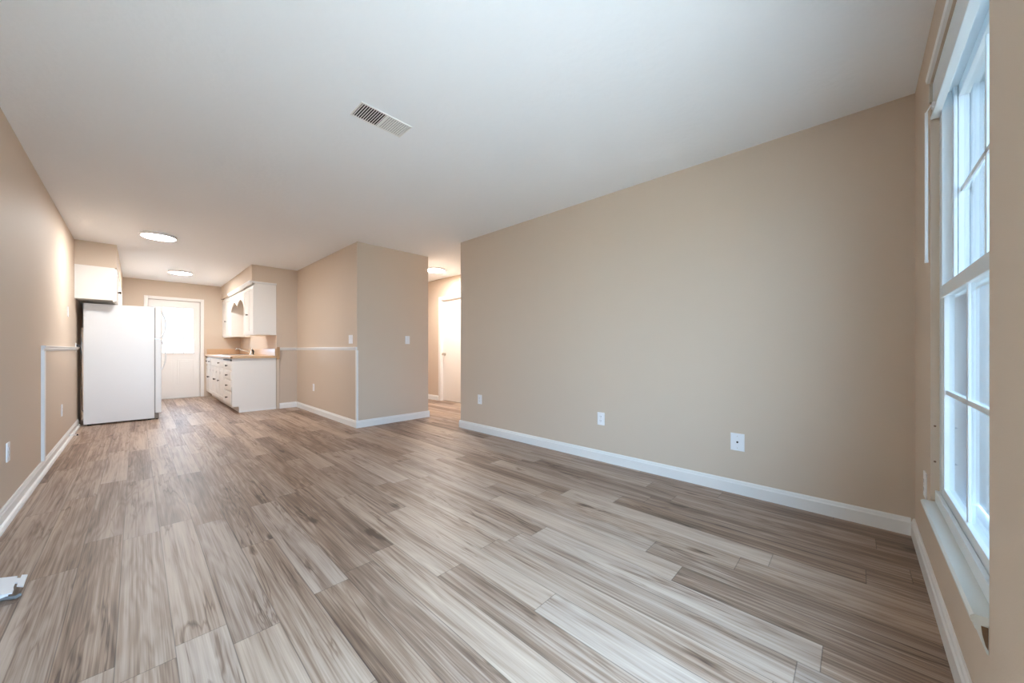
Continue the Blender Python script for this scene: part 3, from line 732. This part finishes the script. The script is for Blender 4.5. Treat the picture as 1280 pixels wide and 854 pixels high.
# scalloped valance between them
b = BM(); pts = [(9.344, 2.162), (8.056, 2.162)]
n = 64
for k in range(n+1):
    u = k/n; y = 8.056+(9.344-8.056)*u
    s = abs(math.sin(u*PI*2)); zz = 1.80+0.05*math.sin(PI*u)+0.135*s**0.8
    pts.append((y, zz))
prism(b, pts, 'X', UF-0.018, UF)
tag(obj('scalloped_valance', b, M['cab']), 'white scalloped wooden valance above the sink between the upper cabinets', 'valance')

# left run: over the refrigerator (faces +X)
LF = -0.200
def upper_left(label, y0, y1, z0, z1, ztop_open=True):
    Wd = y1-y0
    t = thing('upper_cabinet', label, 'cabinet', (LF, y0, 0), PI/2, 'white upper cabinets on the left')
    b = BM(); box(b, 0, Wd, 0.016, LF-XL-0.002, z0, z1); box(b, 0, Wd, 0, 0.016, z0-0.02, z1)
    obj('carcass', b, M['cab'], t); return t, Wd
t, Wd = upper_left('white cabinet hung above the refrigerator', YK-0.02, 8.25, 1.700, 2.138)
cab_door(t, 0.002, Wd/2-0.002, 1.69, 2.125, knob=Wd/2-0.035, knob_z=1.86); cab_door(t, Wd/2+0.002, Wd-0.002, 1.69, 2.125, knob=Wd/2+0.035, knob_z=1.86)
t, Wd = upper_left('white upper cabinet behind the refrigerator beyond the one hung above it', 8.252, YB-0.002, 1.36, 2.138)
for k in range(4):
    cab_door(t, 0.012+k*Wd/4, (k+1)*Wd/4-0.008, 1.375, 2.125, knob=((k+1)*Wd/4-0.04 if k % 2 == 0 else k*Wd/4+0.04), knob_z=1.44)

# ------------------------------------------------------------------ refrigerator (front faces +X)
fr = thing('refrigerator', 'white top-freezer refrigerator against the left wall with its side to the room', 'refrigerator', (0,0,0))
FY0, FY1 = 7.480, 8.235
b = BM(); box(b, -0.488, 0.188, FY0, FY1, 0.022, 1.658, 0.006); obj('body', b, M['appliance'], fr)
b = BM(); box(b, 0.188, 0.197, FY0+0.012, FY1-0.012, 0.10, 1.648); obj('door_gasket', b, plain('grey_gasket', srgb(150, 150, 152), 0.6), fr)
def fdoor(name, z0, z1):
    b = BM(); box(b, 0.197, 0.262, FY0, FY1, z0, z1, 0.014, 3); return obj(name, b, M['appliance'], fr)
fzd = fdoor('freezer_door', 1.197, 1.662); frd = fdoor('refrigerator_door', 0.095, 1.185)
def handle(parent, zs, xs):
    b = BM(); n = 14; pts = []
    for k in range(n+1):
        u = k/n; z = zs[0]+(zs[1]-zs[0])*u
        bulge = math.sin(PI*min(1, u*1.0))**0.75
        pts.append((0.258+xs*bulge, FY0+0.045, z))
    tube(b, pts, 0.008, 10, rx=0.013); obj('handle', b, M['appliance'], parent, True)
handle(fzd, (1.60, 1.205), 0.052); handle(frd, (1.175, 0.72), 0.052)
b = BM(); box(b, 0.05, 0.235, FY0+0.02, FY1-0.02, 0.012, 0.092, 0.004); obj('kick_grille', b, plain('grey_kick_grille', srgb(128, 120, 112), 0.6), fr)
b = BM(); box(b, 0.188, 0.245, FY0-0.002, FY0+0.05, 1.184, 1.198, 0.002); obj('hinge', b, M['nickel'], fr)
b = BM(); box(b, 0.15, 0.245, FY0+0.004, FY0+0.06, 1.66, 1.674, 0.003); obj('hinge_cover', b, M['appliance'], fr)
for x in (0.14, -0.44):
    for y in (FY0+0.05, FY1-0.05):
        b = BM(); cyl(b, (x, y, 0.0), (x, y, 0.026), 0.02, seg=16); obj('foot', b, M['dark'], fr)
b = BM(); cyl(b, (0.218, FY0+0.035, 0.0), (0.218, FY0+0.035, 0.095), 0.012, seg=12); obj('front_roller', b, M['bronze'], fr)
# plug and cord beside it
plate('outlet', 'white outlet with a black plug on the left wall beside the refrigerator', (XL, 7.42, 1.06), PI/2)
b = BM(); tube(b, [(XL+0.030, 7.42, 1.085), (XL+0.042, 7.43, 1.06), (XL+0.045, 7.50, 0.95), (XL+0.040, 7.60, 0.6), (XL+0.04, 7.70, 0.2), (XL+0.07, 7.72, 0.10)], 0.004, 8); cd = obj('power_cord', b, M['dark'], fr, True)
b = BM(); box(b, XL+0.0085, XL+0.034, 7.404, 7.436, 1.066, 1.100, 0.005); obj('plug', b, M['dark'], cd)

# ------------------------------------------------------------------ small things on the floor, left
ds = thing('door_stop', 'small white spring door stop on the left baseboard before the refrigerator', 'door stop', (XL+0.016, 6.56, 0.045))
b = BM()
pts = []
for k in range(120):
    a = k*2*PI/10; pts.append((0.004+k*0.00045, 0.0055*math.cos(a), 0.0055*math.sin(a)-0.00004*k))
tube(b, pts, 0.0013, 5); cyl(b, (0, 0, 0), (0.005, 0, 0), 0.009, seg=14); obj('spring', b, M['plastic'], ds)
b = BM(); cyl(b, (0.056, 0, -0.005), (0.068, 0, -0.006), 0.008, seg=14); obj('rubber_tip', b, M['dark'], ds)

br = thing('plastic_bracket', 'pale blue-white plastic bracket with a notched end lying on the floor by the left wall', 'bracket', (0, 0, 0))
b = BM()
out = [(-0.525, 2.728), (-0.413, 2.716), (-0.363, 2.684), (-0.363, 2.664), (-0.351, 2.652), (-0.351, 2.684), (-0.334, 2.669), (-0.33, 2.549), (-0.35, 2.573), (-0.351, 2.605), (-0.359, 2.613), (-0.358, 2.571), (-0.354, 2.551), (-0.353, 2.515), (-0.383, 2.522), (-0.525, 2.552)]
prism(b, out, 'Z', 0.026, 0.031); box(b, -0.520, -0.366, 2.535, 2.541, 0.010, 0.028, 0.001); box(b, -0.520, -0.374, 2.690, 2.696, 0.010, 0.028, 0.001)
obj('top_plate', b, M['plastic'], br)
b = BM(); box(b, -0.515, -0.385, 2.56, 2.68, 0.0, 0.0255, 0.003); obj('foot', b, plain('slate_support_shadow', srgb(60, 66, 78), 0.5), br)  # support block, coloured dark for the shadow under the plate
b = BM(); tube(b, [(-0.40, 2.545, 0.007), (-0.37, 2.535, 0.007), (-0.345, 2.515, 0.008), (-0.335, 2.525, 0.010)], 0.007, 8); obj('clip', b, plain('grey_plastic', srgb(120, 120, 122), 0.5), br, True)

# ------------------------------------------------------------------ outside
b = BM(); box(b, -3.0, 12.0, -2.2, YW-0.15, -0.16, -0.04); box(b, -3, 4, YB+0.13, YB+3, -0.16, -0.06)
struct('floor_porch', b, M['concrete'], 'concrete porch slab outside the window', 'porch')
b = BM(); box(b, -40, 50, -40, -2.2, -0.4, -0.25); box(b, -40, 50, YB+3, 60, -0.4, -0.25)
struct('floor_driveway', b, M['driveway'], 'lawn outside beyond the porch, pale concrete toned to bounce daylight indoors', 'driveway')
bay = thing('added_bay', 'slate blue sided bay added outside the tall window to keep its glass from blowing out', 'building', (0,0,0))
b = BM(); box(b, 3.42, 5.0, -2.0, YW-0.155, -0.04, 2.75); obj('siding', b, M['siding'], bay)  # added bay, siding kept dark so the window view stays below white
for y0, y1 in ((-0.452, -0.430), (-0.500, -0.478), (-0.560, -0.530), (-0.66, -0.61), (-0.80, -0.74), (-2.0, -1.9)):
    b = BM(); box(b, 3.385, 3.42, y0, y1, -0.04, 2.75, 0.004); obj('batten', b, M['porch_white'], bay)
